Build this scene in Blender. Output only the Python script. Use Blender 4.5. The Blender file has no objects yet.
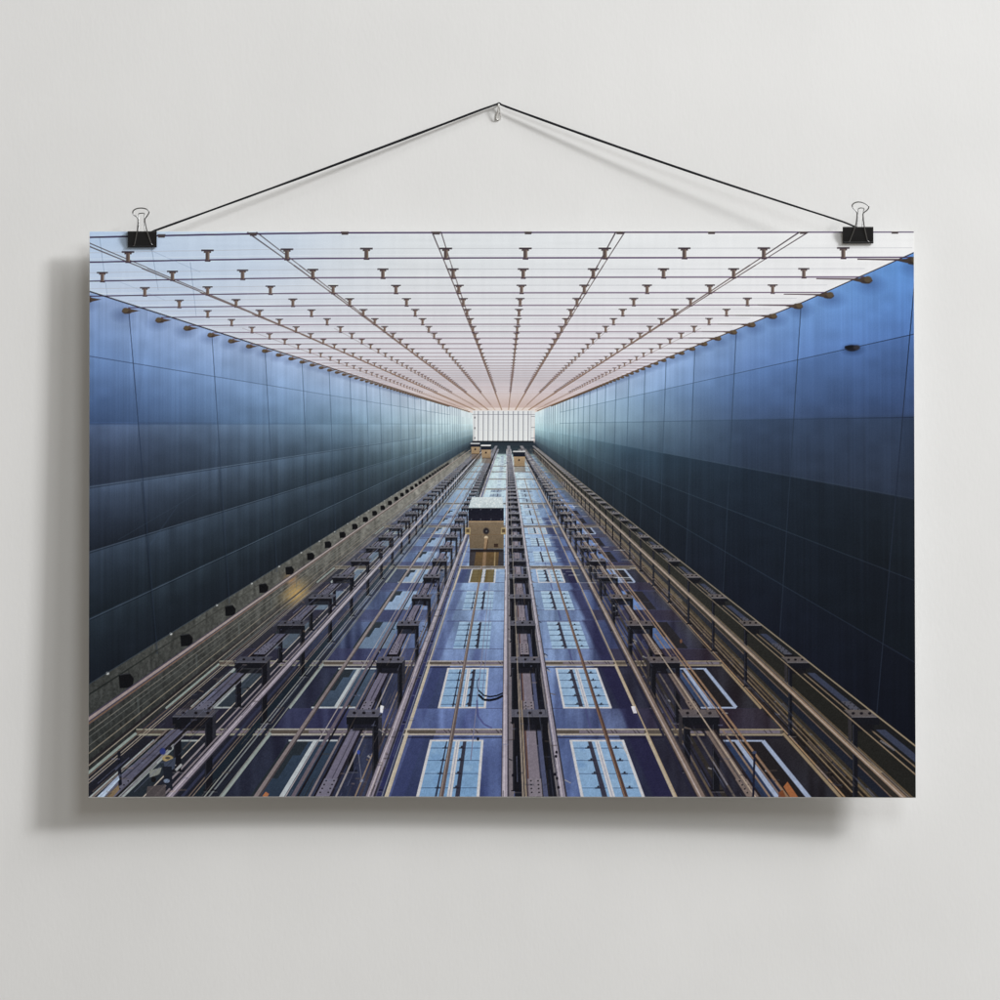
import bpy, bmesh, math, random
from mathutils import Vector

scene = bpy.context.scene
U = 0.0012                      # metres for one thousandth of the view width, on the wall
D = 4.0                         # camera to wall

# ---------------------------------------------------------------- camera
cam_d = bpy.data.cameras.new('camera'); cam = bpy.data.objects.new('camera', cam_d)
scene.collection.objects.link(cam); scene.camera = cam
cam.location = (0, -D, 0); cam.rotation_euler = (math.radians(90), 0, 0)
cam_d.sensor_width = 36; cam_d.lens = 36 * D / (1000 * U); cam_d.clip_start = .05; cam_d.clip_end = 60

# ---------------------------------------------------------------- room light and lamps
world = bpy.data.worlds.new('World'); scene.world = world; world.use_nodes = True
bg = world.node_tree.nodes['Background']
bg.inputs['Color'].default_value = (1.0, .93, .83, 1); bg.inputs['Strength'].default_value = .25

def softbox(name, loc, aim, size, watts, col):
    l = bpy.data.lights.new(name, 'AREA'); l.shape = 'RECTANGLE'; l.size, l.size_y = size; l.energy = watts; l.color = col
    o = bpy.data.objects.new(name, l); scene.collection.objects.link(o); o.location = loc
    o.rotation_euler = (Vector(aim) - Vector(loc)).to_track_quat('-Z', 'Y').to_euler()
softbox('key_lamp', (12.3, -7.4, 7.4), (0, 0, 0), (2.2, 2.2), 1720, (.985, .990, 1.0))
softbox('broad_soft_lamp', (4.9, -3.2, 4.9), (0, 0, 0), (2.8, 2.8), 290, (.985, .990, 1.0))  # no window: broad lamp added to widen the key's shadow edges and vertical falloff
softbox('second_lamp', (1.5, -4.0, 2.3), (0, 0, 0), (1.5, 1.5), 44, (.93, .97, 1.0))

scene.view_settings.view_transform = 'Standard'; scene.view_settings.look = 'None'
scene.view_settings.exposure = 0; scene.view_settings.gamma = 1; scene.view_settings.use_curve_mapping = False

# ---------------------------------------------------------------- helpers
def at(px, py, gap=0.0):        # picture position -> metres, at a distance (in the same thousandths) in front of the wall
    k = (D - gap * U) / D
    return Vector(((px - 500) * U * k, -gap * U, (500 - py) * U * k))

def material(name, col, rough=.5, metal=0.0, spec=.5):
    m = bpy.data.materials.new(name); m.use_nodes = True
    b = m.node_tree.nodes['Principled BSDF']
    b.inputs['Base Color'].default_value = (*col, 1); b.inputs['Roughness'].default_value = rough
    b.inputs['Metallic'].default_value = metal; b.inputs['Specular IOR Level'].default_value = spec
    return m, m.node_tree.nodes, m.node_tree.links, b

def link(o, parent=None):
    scene.collection.objects.link(o)
    if parent: o.parent = parent
    return o

def obj(name, bm, mat, parent=None, smooth=True):
    me = bpy.data.meshes.new(name); bm.normal_update(); bm.to_mesh(me); bm.free()
    if mat: me.materials.append(mat)
    if smooth:
        for p in me.polygons: p.use_smooth = True
    return link(bpy.data.objects.new(name, me), parent)

def tag(o, label=None, cat=None, group=None, kind=None):
    if label: o['label'] = label
    if cat: o['category'] = cat
    if group: o['group'] = group
    if kind: o['kind'] = kind
    return o

def tube(bm, pts, rad, seg=10, flat=1.0, closed=False):   # a wire or cord through the points; rad is a number or one per point
    pts = [Vector(p) for p in pts]; n = len(pts)
    rads = rad if isinstance(rad, (list, tuple)) else [rad] * n
    rings = []; up = Vector((0, -1, 0))
    for i, p in enumerate(pts):
        a = pts[(i - 1) % n] if closed or i else p
        b = pts[(i + 1) % n] if closed or i < n - 1 else p
        t = (b - a).normalized()
        s = t.cross(up)
        if s.length < 1e-4: s = t.cross(Vector((0, 0, 1)))
        s.normalize(); v = s.cross(t).normalized()
        rings.append([bm.verts.new(p + s * math.cos(2 * math.pi * k / seg) * rads[i] + v * math.sin(2 * math.pi * k / seg) * rads[i] * flat) for k in range(seg)])
    for i in range(n if closed else n - 1):
        r0, r1 = rings[i], rings[(i + 1) % n]
        for k in range(seg): bm.faces.new((r0[k], r0[(k + 1) % seg], r1[(k + 1) % seg], r1[k]))
    if not closed:
        bm.faces.new(rings[0][::-1]); bm.faces.new(rings[-1])

def curve(pts, n=8):            # Catmull-Rom through the points
    P = [Vector(p) for p in pts]; out = []
    for i in range(len(P) - 1):
        p0, p1, p2, p3 = P[max(0, i - 1)], P[i], P[i + 1], P[min(len(P) - 1, i + 2)]
        for k in range(n):
            t = k / n
            out.append(.5 * ((2 * p1) + (p2 - p0) * t + (2 * p0 - 5 * p1 + 4 * p2 - p3) * t * t + (3 * p1 - p0 - 3 * p2 + p3) * t ** 3))
    out.append(P[-1]); return out

def slab(bm, lo, hi):
    v = [bm.verts.new((x, y, z)) for x in (lo[0], hi[0]) for y in (lo[1], hi[1]) for z in (lo[2], hi[2])]
    for f in ((0, 1, 3, 2), (4, 6, 7, 5), (0, 4, 5, 1), (2, 3, 7, 6), (0, 2, 6, 4), (1, 5, 7, 3)): bm.faces.new([v[i] for i in f])

# ---------------------------------------------------------------- materials
M_WALL, n, l, b = material('wall paint', (.77, .77, .765), .75, 0, .25)
tc = n.new('ShaderNodeTexCoord'); mp = n.new('ShaderNodeMapping'); mp.inputs['Scale'].default_value = (1, 1, .4)
l.new(tc.outputs['Object'], mp.inputs['Vector'])
n1 = n.new('ShaderNodeTexNoise'); n1.inputs['Scale'].default_value = 260; n1.inputs['Detail'].default_value = 4
n2 = n.new('ShaderNodeTexNoise'); n2.inputs['Scale'].default_value = 22; n2.inputs['Detail'].default_value = 5
l.new(mp.outputs[0], n1.inputs['Vector']); l.new(mp.outputs[0], n2.inputs['Vector'])
n3 = n.new('ShaderNodeTexNoise'); n3.inputs['Scale'].default_value = 5; n3.inputs['Detail'].default_value = 6; l.new(tc.outputs['Object'], n3.inputs['Vector'])
cr = n.new('ShaderNodeValToRGB'); cr.color_ramp.elements[0].position = .3; cr.color_ramp.elements[0].color = (.748, .748, .742, 1)
cr.color_ramp.elements[1].position = .7; cr.color_ramp.elements[1].color = (.780, .780, .774, 1)
l.new(n3.outputs['Fac'], cr.inputs[0]); l.new(cr.outputs[0], b.inputs['Base Color'])
ad = n.new('ShaderNodeMath'); ad.operation = 'MULTIPLY_ADD'; ad.inputs[1].default_value = 2.2
l.new(n2.outputs['Fac'], ad.inputs[0]); l.new(n1.outputs['Fac'], ad.inputs[2])
bu = n.new('ShaderNodeBump'); bu.inputs['Strength'].default_value = .22; bu.inputs['Distance'].default_value = .0005
l.new(ad.outputs[0], bu.inputs['Height']); l.new(bu.outputs[0], b.inputs['Normal'])

M_PAPER, *_ = material('white photo paper', (.86, .86, .85), .5, 0, .3)
M_PRINT, n, l, b = material('printed picture ink', (.5, .5, .5), .5, 0, .05)
vc = n.new('ShaderNodeVertexColor'); vc.layer_name = 'ink'; l.new(vc.outputs['Color'], b.inputs['Base Color'])
M_CLIP, n, l, b = material('black enamel steel', (.008, .008, .009), .38, 0, .45)
nz = n.new('ShaderNodeTexNoise'); nz.inputs['Scale'].default_value = 900; bu = n.new('ShaderNodeBump'); bu.inputs['Strength'].default_value = .25; bu.inputs['Distance'].default_value = .0002
l.new(nz.outputs['Fac'], bu.inputs['Height']); l.new(bu.outputs[0], b.inputs['Normal'])
M_WIRE, *_ = material('nickel plated wire', (.27, .27, .27), .30, 1.0)
M_HOOK, *_ = material('bright zinc wire', (.78, .77, .75), .35, .8)
M_CORD, n, l, b = material('black woven cord', (.008, .009, .012), .75, 0, .25)
tc = n.new('ShaderNodeTexCoord'); wv = n.new('ShaderNodeTexWave'); wv.inputs['Scale'].default_value = 420; wv.inputs['Distortion'].default_value = 1
l.new(tc.outputs['Object'], wv.inputs['Vector']); bu = n.new('ShaderNodeBump'); bu.inputs['Strength'].default_value = .5; bu.inputs['Distance'].default_value = .0003
l.new(wv.outputs['Fac'], bu.inputs['Height']); l.new(bu.outputs[0], b.inputs['Normal'])

# ---------------------------------------------------------------- the wall
bm = bmesh.new(); slab(bm, (-3.2, 0, -2.6), (3.2, .12, 2.8))
wall = obj('wall', bm, M_WALL, None, False)
tag(wall, 'plain off-white painted wall behind the hanging poster', 'wall', kind='structure')

# ---------------------------------------------------------------- the picture printed on the poster
def make_print():
    import numpy as np
    rng = np.random.RandomState(7)
    X0, X1, Y0, Y1 = 89.0, 915.0, 231.0, 797.0          # sheet, in thousandths of the view width
    S = 3.2
    W = int((X1 - X0) * S); H = int((Y1 - Y0) * S)
    yy, xx = np.mgrid[0:H, 0:W].astype(np.float32)
    PX = X0 + (xx + .5) / S; PY = Y0 + (yy + .5) / S
    del xx, yy
    VX, VY = 507.0, 424.0
    I = np.zeros((H, W, 3), np.float32)

    def noise(nx, ny, seed):
        r = np.random.RandomState(seed); g = r.rand(ny + 2, nx + 2).astype(np.float32)
        fx = np.linspace(0, nx, W, endpoint=False); fy = np.linspace(0, ny, H, endpoint=False)
        ix = fx.astype(int); iy = fy.astype(int); tx = (fx - ix).astype(np.float32); ty = (fy - iy).astype(np.float32)
        tx = tx * tx * (3 - 2 * tx); ty = ty * ty * (3 - 2 * ty)
        a = g[iy][:, ix] * (1 - tx) + g[iy][:, ix + 1] * tx
        b = g[iy + 1][:, ix] * (1 - tx) + g[iy + 1][:, ix + 1] * tx
        return a * (1 - ty)[:, None] + b * ty[:, None] - .5

    def box(xa, xb, ya, yb):
        i0 = max(0, int((xa - X0) * S) - 2); i1 = min(W, int((xb - X0) * S) + 3)
        j0 = max(0, int((ya - Y0) * S) - 2); j1 = min(H, int((yb - Y0) * S) + 3)
        return (i0, i1, j0, j1) if i1 > i0 and j1 > j0 else None

    def put(b, cov, col, alpha):
        i0, i1, j0, j1 = b
        c = np.asarray(col, np.float32)
        m = (cov * alpha)[..., None]
        I[j0:j1, i0:i1] = I[j0:j1, i0:i1] * (1 - m) + c * m

    def poly(pts, col, alpha=1.0, col2=None, soft=0.0):   # convex; col -> col2 from top to bottom
        xs = [p[0] for p in pts]; ys = [p[1] for p in pts]
        b = box(min(xs), max(xs), min(ys), max(ys))
        if not b: return
        i0, i1, j0, j1 = b
        x = PX[j0:j1, i0:i1]; y = PY[j0:j1, i0:i1]
        ar = sum(pts[i][0] * pts[(i + 1) % len(pts)][1] - pts[(i + 1) % len(pts)][0] * pts[i][1] for i in range(len(pts)))
        sg = 1 if ar > 0 else -1
        d = None
        for i in range(len(pts)):
            (ax, ay), (bx, by) = pts[i], pts[(i + 1) % len(pts)]
            L = math.hypot(bx - ax, by - ay)
            if L < 1e-6: continue
            e = sg * ((bx - ax) * (y - ay) - (by - ay) * (x - ax)) / L
            d = e if d is None else np.minimum(d, e)
        if d is None: return
        cov = np.clip(d / (1 / S + soft) + .5, 0, 1)
        if col2 is not None:
            t = np.clip((y - min(ys)) / max(1e-3, max(ys) - min(ys)), 0, 1)[..., None]
            col = np.asarray(col, np.float32) * (1 - t) + np.asarray(col2, np.float32) * t
        put(b, cov, col, alpha)

    def line(x0, y0, x1, y1, w0, w1, col, alpha=1.0, col2=None):
        m = max(w0, w1) / 2 + .5
        b = box(min(x0, x1) - m, max(x0, x1) + m, min(y0, y1) - m, max(y0, y1) + m)
        if not b: return
        i0, i1, j0, j1 = b
        x = PX[j0:j1, i0:i1]; y = PY[j0:j1, i0:i1]
        L = math.hypot(x1 - x0, y1 - y0)
        if L < 1e-6: return
        ux, uy = (x1 - x0) / L, (y1 - y0) / L
        t = (x - x0) * ux + (y - y0) * uy
        d = np.abs(-(x - x0) * uy + (y - y0) * ux)
        tt = np.clip(t / L, 0, 1); hw = (w0 + (w1 - w0) * tt) / 2
        cov = np.clip((hw - d) * S + .5, 0, 1) - np.clip((-hw - d) * S + .5, 0, 1)
        cov = cov * np.clip(t * S + .5, 0, 1) * np.clip((L - t) * S + .5, 0, 1)
        if col2 is not None:
            k = tt[..., None]
            col = np.asarray(col, np.float32) * (1 - k) + np.asarray(col2, np.float32) * k
        put(b, cov, col, alpha)

    def blob(cx, cy, rx, ry, col, alpha=1.0, soft=.15, rot=0.0):
        r = max(rx, ry) * (1 + soft) + .5
        b = box(cx - r, cx + r, cy - r, cy + r)
        if not b: return
        i0, i1, j0, j1 = b
        x = PX[j0:j1, i0:i1] - cx; y = PY[j0:j1, i0:i1] - cy
        c, s = math.cos(rot), math.sin(rot)
        q = np.sqrt(((x * c + y * s) / rx) ** 2 + ((-x * s + y * c) / ry) ** 2)
        put(b, np.clip((1 + soft - q) / (2 * soft), 0, 1), col, alpha)

    def mix(a, b, t):
        return tuple(a[i] * (1 - t) + b[i] * t for i in range(3))

    # ---- tables of colours: rows of (height on the wall), columns of distance
    def table(sv, yv, cols, s, y):
        sv = np.array(sv, float); yv = np.array(yv, float); C = np.array(cols, np.float32)
        ls = np.log(np.clip(s, sv[0], sv[-1])); lv = np.log(sv)
        fi = np.interp(ls, lv, np.arange(len(sv))); fj = np.interp(y, yv, np.arange(len(yv)))
        i = np.clip(fi.astype(int), 0, len(sv) - 2); j = np.clip(fj.astype(int), 0, len(yv) - 2)
        ti = (fi - i)[..., None].astype(np.float32); tj = (fj - j)[..., None].astype(np.float32)
        return ((C[i, j] * (1 - ti) + C[i + 1, j] * ti) * (1 - tj) + (C[i, j + 1] * (1 - ti) + C[i + 1, j + 1] * ti) * tj)

    dx = PX - VX; dy = PY - VY
    # ceiling glass
    d = np.maximum(-dy, 1)
    ly = np.clip((PY - 231) / 180, 0, 1)[..., None]; lx = np.clip((PX - 89) / 826, 0, 1)[..., None]
    top = np.array((178, 200, 228), np.float32) * np.clip(1 - lx * 2.6, 0, 1) + np.array((211, 217, 222), np.float32) * (1 - np.clip(1 - lx * 2.6, 0, 1))
    top = top * (1 - np.clip(lx * 1.6 - .6, 0, 1)) + np.array((224, 225, 226), np.float32) * np.clip(lx * 1.6 - .6, 0, 1)
    bot = np.array((208, 204, 214), np.float32)
    ceil_ = top * (1 - ly ** 1.5) + bot * ly ** 1.5
    warm = np.clip((PY - 388) / 22, 0, 1)[..., None] * .38
    ceil_ = ceil_ * (1 - warm) + np.array((236, 206, 172), np.float32) * warm
    pk = (np.clip(noise(14, 30, 3) * 2, 0, 1) * np.clip((PY - 300) / 60, 0, 1))[..., None] * .35
    ceil_ = ceil_ * (1 - pk) + np.array((206, 194, 210), np.float32) * pk
    bl = (np.clip(noise(9, 14, 4) * 1.6, 0, 1) * np.clip((380 - PX) / 200, 0, 1))[..., None] * .35
    ceil_ = ceil_ * (1 - bl) + np.array((160, 188, 226), np.float32) * bl
    I[:] = ceil_
    I += (noise(220, 12, 5) * 4 + noise(12, 190, 6) * 5)[..., None]
    del ceil_, pk, bl, warm

    # side walls
    sL = np.maximum(-dx, .5) / 3.29; YL = dy / sL
    LW = [
        [(212, 222, 228), (208, 222, 228), (203, 222, 228), (198, 220, 226), (182, 208, 215), (160, 190, 198), (140, 170, 180), (120, 150, 162), (90, 118, 130), (64, 88, 100), (44, 62, 76), (30, 44, 58)],
        [(192, 204, 220), (192, 208, 220), (190, 208, 220), (176, 204, 215), (174, 202, 213), (152, 184, 196), (146, 178, 190), (112, 144, 156), (104, 136, 148), (74, 98, 110), (68, 90, 102), (46, 60, 72)],
        [(160, 180, 212), (138, 166, 200), (138, 166, 200), (100, 134, 164), (102, 134, 162), (66, 90, 112), (72, 96, 118), (42, 60, 76), (50, 68, 86), (34, 48, 62), (39, 53, 67), (28, 38, 50)],
        [(134, 160, 206), (106, 138, 190), (100, 132, 184), (56, 80, 122), (66, 84, 118), (36, 48, 70), (54, 72, 102), (25, 33, 47), (42, 57, 78), (22, 32, 43), (29, 41, 54), (20, 28, 40)]]
    yl = [-1.0, -.56, -.52, -.01, .02, .48, .505, .995, 1.02, 1.52, 1.55, 2.05]
    colL = table([11, 20, 50, 122], yl, LW, sL, YL)
    st = noise(900, 7, 8) * .6 + noise(260, 5, 9) * .8
    st2 = noise(60, 60, 10)
    kk = (1 + (.09 + .08 * np.clip(YL + .3, 0, 1)) * st + .08 * st2)[..., None]
    mL = (dx < -34) & (YL > -1.043) & (YL < 2.052)
    I[mL] = (colL * kk)[mL]
    sR = np.maximum(dx, .5) / 2.43; YR = dy / sR
    RW = [
        [(208, 222, 230), (190, 218, 228), (188, 217, 227), (176, 212, 223), (172, 210, 221), (150, 196, 208), (140, 184, 196), (100, 140, 155), (86, 122, 138), (56, 80, 94), (44, 62, 76), (30, 42, 56)],
        [(192, 206, 222), (178, 204, 217), (176, 202, 215), (166, 198, 210), (164, 197, 208), (134, 176, 190), (126, 168, 182), (94, 130, 144), (84, 118, 132), (58, 80, 92), (52, 72, 84), (42, 56, 68)],
        [(152, 176, 212), (134, 162, 194), (128, 158, 190), (110, 142, 170), (104, 136, 162), (70, 98, 122), (50, 76, 98), (38, 56, 74), (35, 52, 69), (30, 43, 57), (29, 41, 54), (26, 35, 47)],
        [(112, 146, 198), (92, 124, 178), (84, 116, 168), (58, 80, 118), (49, 68, 98), (37, 52, 76), (26, 40, 58), (22, 34, 50), (22, 33, 49), (20, 29, 44), (20, 29, 45), (18, 24, 40)],
        [(84, 132, 196), (72, 108, 168), (66, 98, 154), (47, 66, 104), (42, 57, 84), (33, 45, 68), (24, 34, 48), (18, 26, 36), (17, 24, 36), (14, 21, 31), (14, 19, 32), (12, 16, 30)]]
    yr = [-1.0, -.55, -.52, -.06, -.03, .44, .46, .92, .94, 1.40, 1.43, 1.917]
    colR = table([12, 20, 50, 100, 165], yr, RW, sR, YR)
    kk = (1 + (.07 + .09 * np.clip(YR + .3, 0, 1)) * st + .08 * st2)[..., None]
    mR = (dx > 28) & (YR > -1.0 - .028 * np.clip((PX - 790) / 125, 0, 1)) & (YR < 1.92)
    I[mR] = (colR * kk)[mR]

    rp = np.random.RandomState(5); tone = (rp.rand(16, 40).astype(np.float32) - .5)
    sL_ = np.maximum(-dx - .085 * dy * np.clip(-dx, 0, 400) / 369, .5) / 3.29
    ii = np.clip(((YL + 1.05) / .515).astype(int), 0, 7); jj = np.clip((((1 / sL_) - .00892) / .00245 + 1).astype(int), 0, 39)
    I[mL] = (I * (1 + .075 * tone[ii, jj])[..., None])[mL]
    sR_ = np.maximum(dx + .078 * dy * np.clip(dx, 0, 400) / 340, .5) / 2.43
    ii = np.clip(((YR + 1.03) / .493).astype(int), 0, 7) + 8; jj = np.clip((((1 / sR_) - .00615) / .00233 + 1).astype(int), 0, 39)
    I[mR] = (I * (1 + .09 * tone[ii, jj])[..., None])[mR]
    for m_ in (mL, mR):                                             # below the middle the cladding is greyer
        g_ = (np.clip((PY - 400) / 80, 0, 1) * .22)[..., None]
        I[m_] = (I * (1 - g_) + I.mean(-1, keepdims=True) * g_)[m_]
    # a satin sheen along the top of each left-hand panel, brushed streaks
    sh = np.clip(1 - (((YL + 1.05) / .515) % 1) * 2.2, 0, 1) * (YL > 0) * (1 + 1.6 * noise(110, 3, 33))
    I[mL] = (I + (sh * 9)[..., None] * np.array((.8, 1, 1.2), np.float32))[mL]
    del sL_, sR_, ii, jj, sh

    gw = (np.exp(-(np.abs(dx) - 30) / 62) * np.exp(-((PY - 420) / 24) ** 2))[..., None] * .34
    for m_ in (mL, mR): I[m_] = (I * (1 - gw) + np.array((208, 226, 230), np.float32) * gw)[m_]
    del gw

    # lift facade
    e = np.maximum(dy, .5); A = dx / e
    FW = [  # by y: 447,462,490,520,560,620,700,797 ; by a
        [(60, 66, 66), (84, 86, 82), (110, 116, 120), (130, 140, 145), (140, 158, 162), (150, 170, 174), (130, 150, 160), (90, 105, 110), (84, 82, 76), (58, 62, 62)],
        [(92, 94, 88), (120, 120, 112), (118, 128, 138), (172, 186, 194), (202, 213, 218), (202, 213, 218), (172, 186, 198), (122, 136, 146), (98, 92, 84), (60, 60, 58)],
        [(112, 110, 100), (124, 120, 110), (104, 116, 146), (160, 178, 204), (198, 210, 222), (190, 205, 222), (134, 154, 190), (104, 118, 148), (88, 78, 68), (52, 50, 46)],
        [(100, 100, 90), (110, 108, 98), (84, 94, 124), (124, 146, 190), (172, 190, 216), (164, 184, 214), (108, 126, 172), (84, 96, 140), (78, 68, 56), (44, 42, 38)],
        [(82, 84, 76), (88, 86, 78), (62, 66, 86), (104, 120, 164), (150, 170, 206), (148, 168, 205), (88, 102, 152), (60, 66, 108), (70, 60, 48), (38, 36, 33)],
        [(66, 70, 65), (66, 68, 64), (42, 42, 56), (74, 84, 124), (132, 150, 192), (134, 152, 194), (70, 78, 118), (46, 46, 74), (58, 50, 40), (32, 30, 28)],
        [(50, 56, 56), (46, 52, 52), (29, 28, 42), (42, 44, 74), (92, 104, 156), (104, 118, 168), (50, 50, 80), (42, 34, 46), (42, 38, 32), (30, 29, 26)],
        [(40, 48, 50), (38, 45, 46), (21, 22, 33), (28, 32, 50), (74, 84, 134), (88, 102, 152), (40, 39, 64), (28, 25, 36), (36, 32, 26), (28, 26, 24)]]
    fv = [23, 38, 66, 96, 136, 196, 276, 373]; av = [-1.6, -1.27, -1.1, -.62, -.22, .18, .5, .78, 1.0, 1.26]
    colF = table(fv, av, FW, e, A)
    mF = (PY > 446) & ~mL & ~mR & (A > -1.61) & (A < 1.27)
    I[mF] = (colF * (1 + .03 * noise(300, 200, 12) + .08 * noise(400, 12, 13))[..., None])[mF]
    del colL, colR, colF, kk, YL, YR, sL, sR
    rf = np.clip(noise(150, 7, 31) * .8 + noise(60, 16, 32) * .9, -.5, .5)
    rf = (rf * ((A > -.8) & (A < .9) & mF) * np.clip((PY - 480) / 120, .2, 1))[..., None]
    I += rf * np.array((44, 50, 58), np.float32)
    del rf
    # speckled concrete beside the left wall
    mC = mF & (A < -1.2)
    cn = (1 + .26 * noise(520, 300, 14) + .3 * noise(330, 60, 15))[..., None]
    I[mC] = (I * cn)[mC]
    mC = mF & (A > .9)
    I[mC] = (I * cn)[mC]
    mC = mF & (A < -1.2); gC = I.mean(-1, keepdims=True) * np.array((.99, 1.0, .985), np.float32) * 1.1
    I[mC] = (I * .35 + gC * .65)[mC]
    del cn, mC, gC
    gl = (np.exp(-((PX - 297) / 13) ** 2 - ((PY - 594) / 12) ** 2) * (A < -1.17) * (A > -1.34) * mF)[..., None] * .85
    I[:] = I * (1 - gl) + np.array((196, 160, 96), np.float32) * gl
    gl = (np.exp(-((PX - 291) / 6) ** 2 - ((PY - 579) / 6) ** 2) * (A < -1.30) * mF)[..., None] * .6
    I[:] = I * (1 - gl) + np.array((190, 140, 90), np.float32) * gl
    A_ = A
    del gl, A, e

    mT = mF & (A_ > -1.1) & (A_ < .9); I[mT] = I[mT] * np.array((.955, 1.01, 1.0), np.float32); del mT, A_

    def P(a, w, h=0.0):                       # facade point: a = sideways slope, w = 1 / height under the vanishing point
        return (VX + a / w, VY + (1 + h) / w)

    def ray(a, y0, y1, k, col, colf=None, alpha=1.0):   # a line that runs to the vanishing point; width k * distance
        n = 6
        for i in range(n):
            t0 = y0 + (y1 - y0) * i / n; t1 = y0 + (y1 - y0) * (i + 1) / n
            c0 = mix(colf or col, col, min(1, (t0 - VY) / 260)); c1 = mix(colf or col, col, min(1, (t1 - VY) / 260))
            line(VX + a * (t0 - VY), t0, VX + a * (t1 - VY), t1, max(.35, k * (t0 - VY)), max(.35, k * (t1 - VY)), c0, alpha, c1)

    # ---- panel joints on the side walls
    for Y in (-.535, 0.0, .496, 1.008, 1.54):
        c = (48, 62, 92) if Y < .1 else (92, 108, 130)
        a = .7 if Y < -.1 else .42
        line(89, VY + Y * 127, 450, VY + Y * 17.3, .9, .4, c, a, mix(c, (130, 160, 175), .6))
        if Y > .1: line(89, VY + Y * 127 + 1.2, 420, VY + Y * 26.4 + .5, 1.3, .4, (14, 20, 30), .35)
    for Y in (-.536, -.04, .446, .934, 1.42):
        c = (22, 32, 54) if Y < .1 else ((60, 72, 90) if Y < 1 else (54, 66, 88))
        line(915, VY + Y * 168, 560, VY + Y * 21.8, 1.0, .4, c, .65 if Y < .3 else .30, mix(c, (110, 150, 170), .6))
    for n in range(26):
        s = 1 / (.00892 + .00245 * n)
        x = VX - 3.29 * s; y0 = VY - 1.02 * s; y1 = VY + 2.05 * s
        if s < 10.6: break
        f = min(1, (112 - s) / 100)
        c = mix((34, 46, 70), (92, 122, 142), f * .8)
        al = .7 * (1 - f * .55)
        for (ya, yb) in ((0, .25), (.25, .5), (.5, .75), (.75, 1)):
            qa = y0 + (y1 - y0) * ya; qb = y0 + (y1 - y0) * yb
            line(x + .085 * (qa - VY) * s / 112, qa, x + .085 * (qb - VY) * s / 112, qb, .9, .9, mix(c, (40, 52, 70), ya), al * (1 - .4 * ya))
            if ya > .4: line(x - 1.4 + .085 * (qa - VY) * s / 112, qa, x - 1.4 + .085 * (qb - VY) * s / 112, qb, 2, 2, (12, 18, 28), .22 * (1 - f))
    for n in range(26):
        s = 1 / (.00615 + .00233 * n)
        x = VX + 2.43 * s; y0 = VY - s; y1 = VY + 1.917 * s
        if s < 12: break
        f = min(1, (162 - s) / 150)
        c = mix((22, 30, 48), (74, 108, 130), f * .8)
        al = .8 * (1 - f * .6)
        for (ya, yb) in ((0, .25), (.25, .5), (.5, .75), (.75, 1)):
            qa = y0 + (y1 - y0) * ya; qb = y0 + (y1 - y0) * yb
            line(x - .078 * (qa - VY) * s / 140, qa, x - .078 * (qb - VY) * s / 140, qb, 1.0, 1.0, mix(c, (48, 58, 74), ya), al * (1 - .45 * ya))
    line(118, 540, 240, 468, .5, .3, (70, 90, 116), .25); line(150, 545, 178, 505, 2, 1, (60, 78, 104), .18)

    # ---- glass ceiling: rods, clamps, cables
    def yrow(x, dk):                          # rows droop slightly at the far left
        return VY - dk + (dk / 192) * 4.3 * (max(0.0, 360 - x) / 271) ** 1.5 + (dk / 192) * (x - 507) * -.0016
    def xedge(u, dk): return VX + u * dk
    for (xa, ya, xb, yb) in ((99, 236, 107, 296), (151, 246, 158, 290), (190, 262, 196, 316)):
        line(xa, ya, xb, yb, .8, .5, (120, 140, 168), .6)
    line(150, 250, 200, 272, .6, .6, (130, 150, 178), .5); line(120, 282, 165, 300, .6, .6, (130, 150, 178), .4)
    rows = [1 / (.005214 + .0008 * k) for k in range(70)]
    uj = [.111 + .4785 * j for j in range(-8, 6)]
    for k in range(69, -1, -1):
        dk = rows[k]
        xa = max(89, xedge(-3.19, dk)); xb = min(915, xedge(2.44, dk))
        f = min(1, max(0, (192 - dk) / 165))
        c = mix((64, 46, 86), (190, 166, 160), f ** 1.25)
        w = max(.45, 1.55 * dk / 192 + .15)
        n = 14 if k < 30 else 4
        for i in range(n):
            x0 = xa + (xb - xa) * i / n; x1 = xa + (xb - xa) * (i + 1) / n
            cc = mix(c, (44, 34, 66), .6 * max(0, 1 - (x0 - 89) / 200)) if k < 12 else c
            line(x0, yrow(x0, dk), x1, yrow(x1, dk), w, w, cc, .95 if k < 30 else .6)
            if 0 < k < 26: line(x0, yrow(x0, dk) - .057 * dk, x1, yrow(x1, dk) - .057 * dk, .5, .5, (168, 170, 178), .7)
            if 0 < k < 12: line(x0, yrow(x0, dk) - .25 * dk * .08, x1, yrow(x1, dk) - .02 * dk, .5, .5, (238, 242, 244), .35)
    line(89, 237.0, 915, 233.2, .1, .1, (60, 40, 80), .1)
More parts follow.
